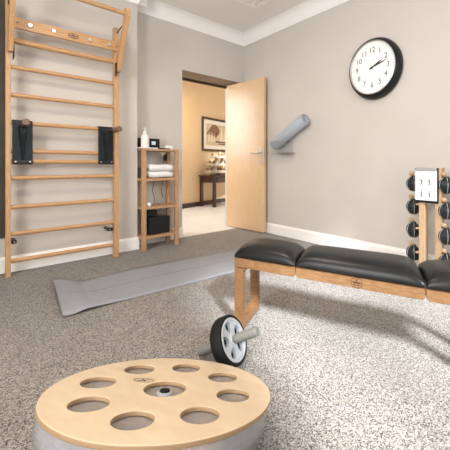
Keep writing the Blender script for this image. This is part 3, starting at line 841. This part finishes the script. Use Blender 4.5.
bm = nb(); hb_(bm, tx0+.02, tx0+.04, .11, td-.05, .07, .11); hb_(bm, tx1-.04, tx1-.02, .11, td-.05, .07, .11); hb_(bm, tx0+.04, tx1-.04, .20, .25, .07, .11)
obj('stretcher', bm, M['dark_wood'], ct)
# tiered display stand on the table
ds = thing('display_stand', 'cream tiered display stand on the dark console table', 'display stand', TW @ Vector((.97, -.25, .696)))
tiers = [(.52, 1.42, .735, .06), (.61, 1.28, .90, .055), (.66, 1.14, 1.075, .05)]
for a, b, z, h in tiers:
    obj('tier', hb_(nb(), a, b, .14, .36, z, z+h), M['cream'], ds, bevel=.008)
for xs_, w_, z0_, z1_ in (((.55, .90, 1.34), .05, .696, .735), ((.72, 1.15), .05, .795, .90), ((.80, 1.0), .04, .955, 1.075)):
    for x in xs_: obj('stand_support', hb_(nb(), x, x+w_, .20, .28, z0_, z1_), M['cream'], ds)
bm = nb(); lathe(bm, [(0, 0), (.03, 0), (.012, .03), (.03, .05), (.036, .075), (.02, .10), (0, .11)], TW @ Matrix.Translation((.93, -.25, 1.125)), 20)
obj('finial', bm, M['cream'], ds, smooth=True)
jar0 = None
names = ['lowest', 'middle', 'top']
for k, (a, b, z, h) in enumerate(tiers):
    cnt = (6, 5, 3)[k]
    for i in range(cnt):
        x = a+.07+(b-a-.14)*i/(cnt-1)
        if k == 0 and (abs(x-.87) < .05 or abs(x-1.22) < .05): x += .07
        if k == 2 and i == 1: x += .09
        loc = TW @ Vector((x, -.17 if k < 2 else -.19, z+h+.001))
        lab = 'small cosmetic jar on the %s tier of the cream display stand' % names[k]
        if jar0 is None:
            jar0 = thing('cosmetic_jar', lab, 'jar', loc)
            T0 = Matrix.Translation(loc)
            bm = nb(); lathe(bm, [(0, 0), (.024, 0), (.026, .01), (.026, .05), (.018, .056), (0, .056)], T0, 16); auto(obj('jar_body', bm, M['amber'], jar0), 40)
            bm = nb(); lathe(bm, [(0, .056), (.02, .056), (.02, .078), (0, .078)], T0, 16); auto(obj('lid', bm, M['cream'], jar0), 40)
            j = jar0
        else: j = copy_tree(jar0, loc, lab)
        j['group'] = 'cosmetic jars on the %s tier' % names[k]
# framed picture
pc = thing('framed_picture', 'dark framed sailing picture on the orange hall wall', 'picture', TW @ Vector((1.2, -.01, 1.65)))
px0, px1, pz0, pz1 = .585, 1.80, 1.244, 2.026
bm = nb(); w = .05
for a, b, c, e in ((px0, px1, pz0, pz0+w), (px0, px1, pz1-w, pz1), (px0, px0+w, pz0+w, pz1-w), (px1-w, px1, pz0+w, pz1-w)): hb_(bm, a, b, 0, .03, c, e)
obj('frame', bm, M['frame_wood'], pc, bevel=.004)
obj('mount', hb_(nb(), px0+w, px1-w, .002, .012, pz0+w, pz1-w), mat('cream_mount', (.85,.78,.66), .8), pc)
ix0, ix1, iz0, iz1 = px0+.14, px1-.14, pz0+.14, pz1-.14
m = noisy(mat('sepia_print', (.62,.47,.28), .8), (.58,.44,.26), (.70,.56,.36), 7, 4)
im = obj('print', hb_(nb(), ix0, ix1, .012, .0135, iz0, iz1), m, pc)
def poly(pts, mtl, nm, t0):
    bm = nb(); prism(bm, [(x, z) for x, z in pts], 1, -t0-.0012, -t0, TW); obj(nm, bm, mtl, im)
W_, H_ = ix1-ix0, iz1-iz0
q = lambda x, z: (ix0+W_*x, iz0+H_*z)
brown = noisy(mat('print_brown', (.22,.10,.05), .8), (.17,.085,.045), (.34,.17,.08), 12, 4)
pale = mat('print_pale', (.80,.68,.46), .8); dk = mat('print_dark', (.08,.05,.03), .8)
poly([q(0, .5), q(.10, .72), q(.22, .95), q(.34, 1.0), q(.46, .88), q(.52, .7), q(.44, .5), q(.36, .36), q(.2, .48)], brown, 'print_mountain', .0135)
for x, b_, h_, w_ in ((.06, .16, .62, .08), (.17, .16, .66, .08), (.27, .18, .55, .07), (.52, .22, .9, .12), (.66, .22, .98, .14), (.85, .2, .7, .1)):
    poly([q(x, b_), q(x+w_, b_), q(x+w_*.75, h_*.8), q(x+w_*.55, h_)], pale, 'print_sail', .0149)
poly([q(.36, .15), q(.95, .15), q(.99, .21), q(.6, .2), q(.34, .22)], dk, 'print_boat', .0162)
poly([q(.42, .07), q(.9, .06), q(.85, .10), q(.5, .11)], dk, 'print_reflection', .0149)

# bodies for the added fill lamps, unseen above the frame
def lampb(x, y, col, lab):
    t = thing('fill_lamp', lab, 'lamp', (x, y, ZC))
    bm = nb(); lathe(bm, [(0, ZC), (.25, ZC), (.25, ZC-.05), (.235, ZC-.06), (.235, ZC-.045), (0, ZC-.045)], Matrix.Translation((x, y, 0)), 40)
    auto(obj('lamp_housing', bm, M['white_plastic'], t), 40)
    bm = nb(); lathe(bm, [(0, ZC-.058), (.232, ZC-.058), (.232, ZC-.05), (0, ZC-.05)], Matrix.Translation((x, y, 0)), 40)
    obj('diffuser', bm, mat('fill_glow', (.9,.85,.8), .5, Emission_Color=(*col, 1), Emission_Strength=3), t)
lampb(.55, 1.6, (1, .88, .74), 'unseen round white fill lamp added in the middle of the gym ceiling')
lampb(2.6, 5.2, (1, .86, .68), 'unseen round white fill lamp added above the hall floor')
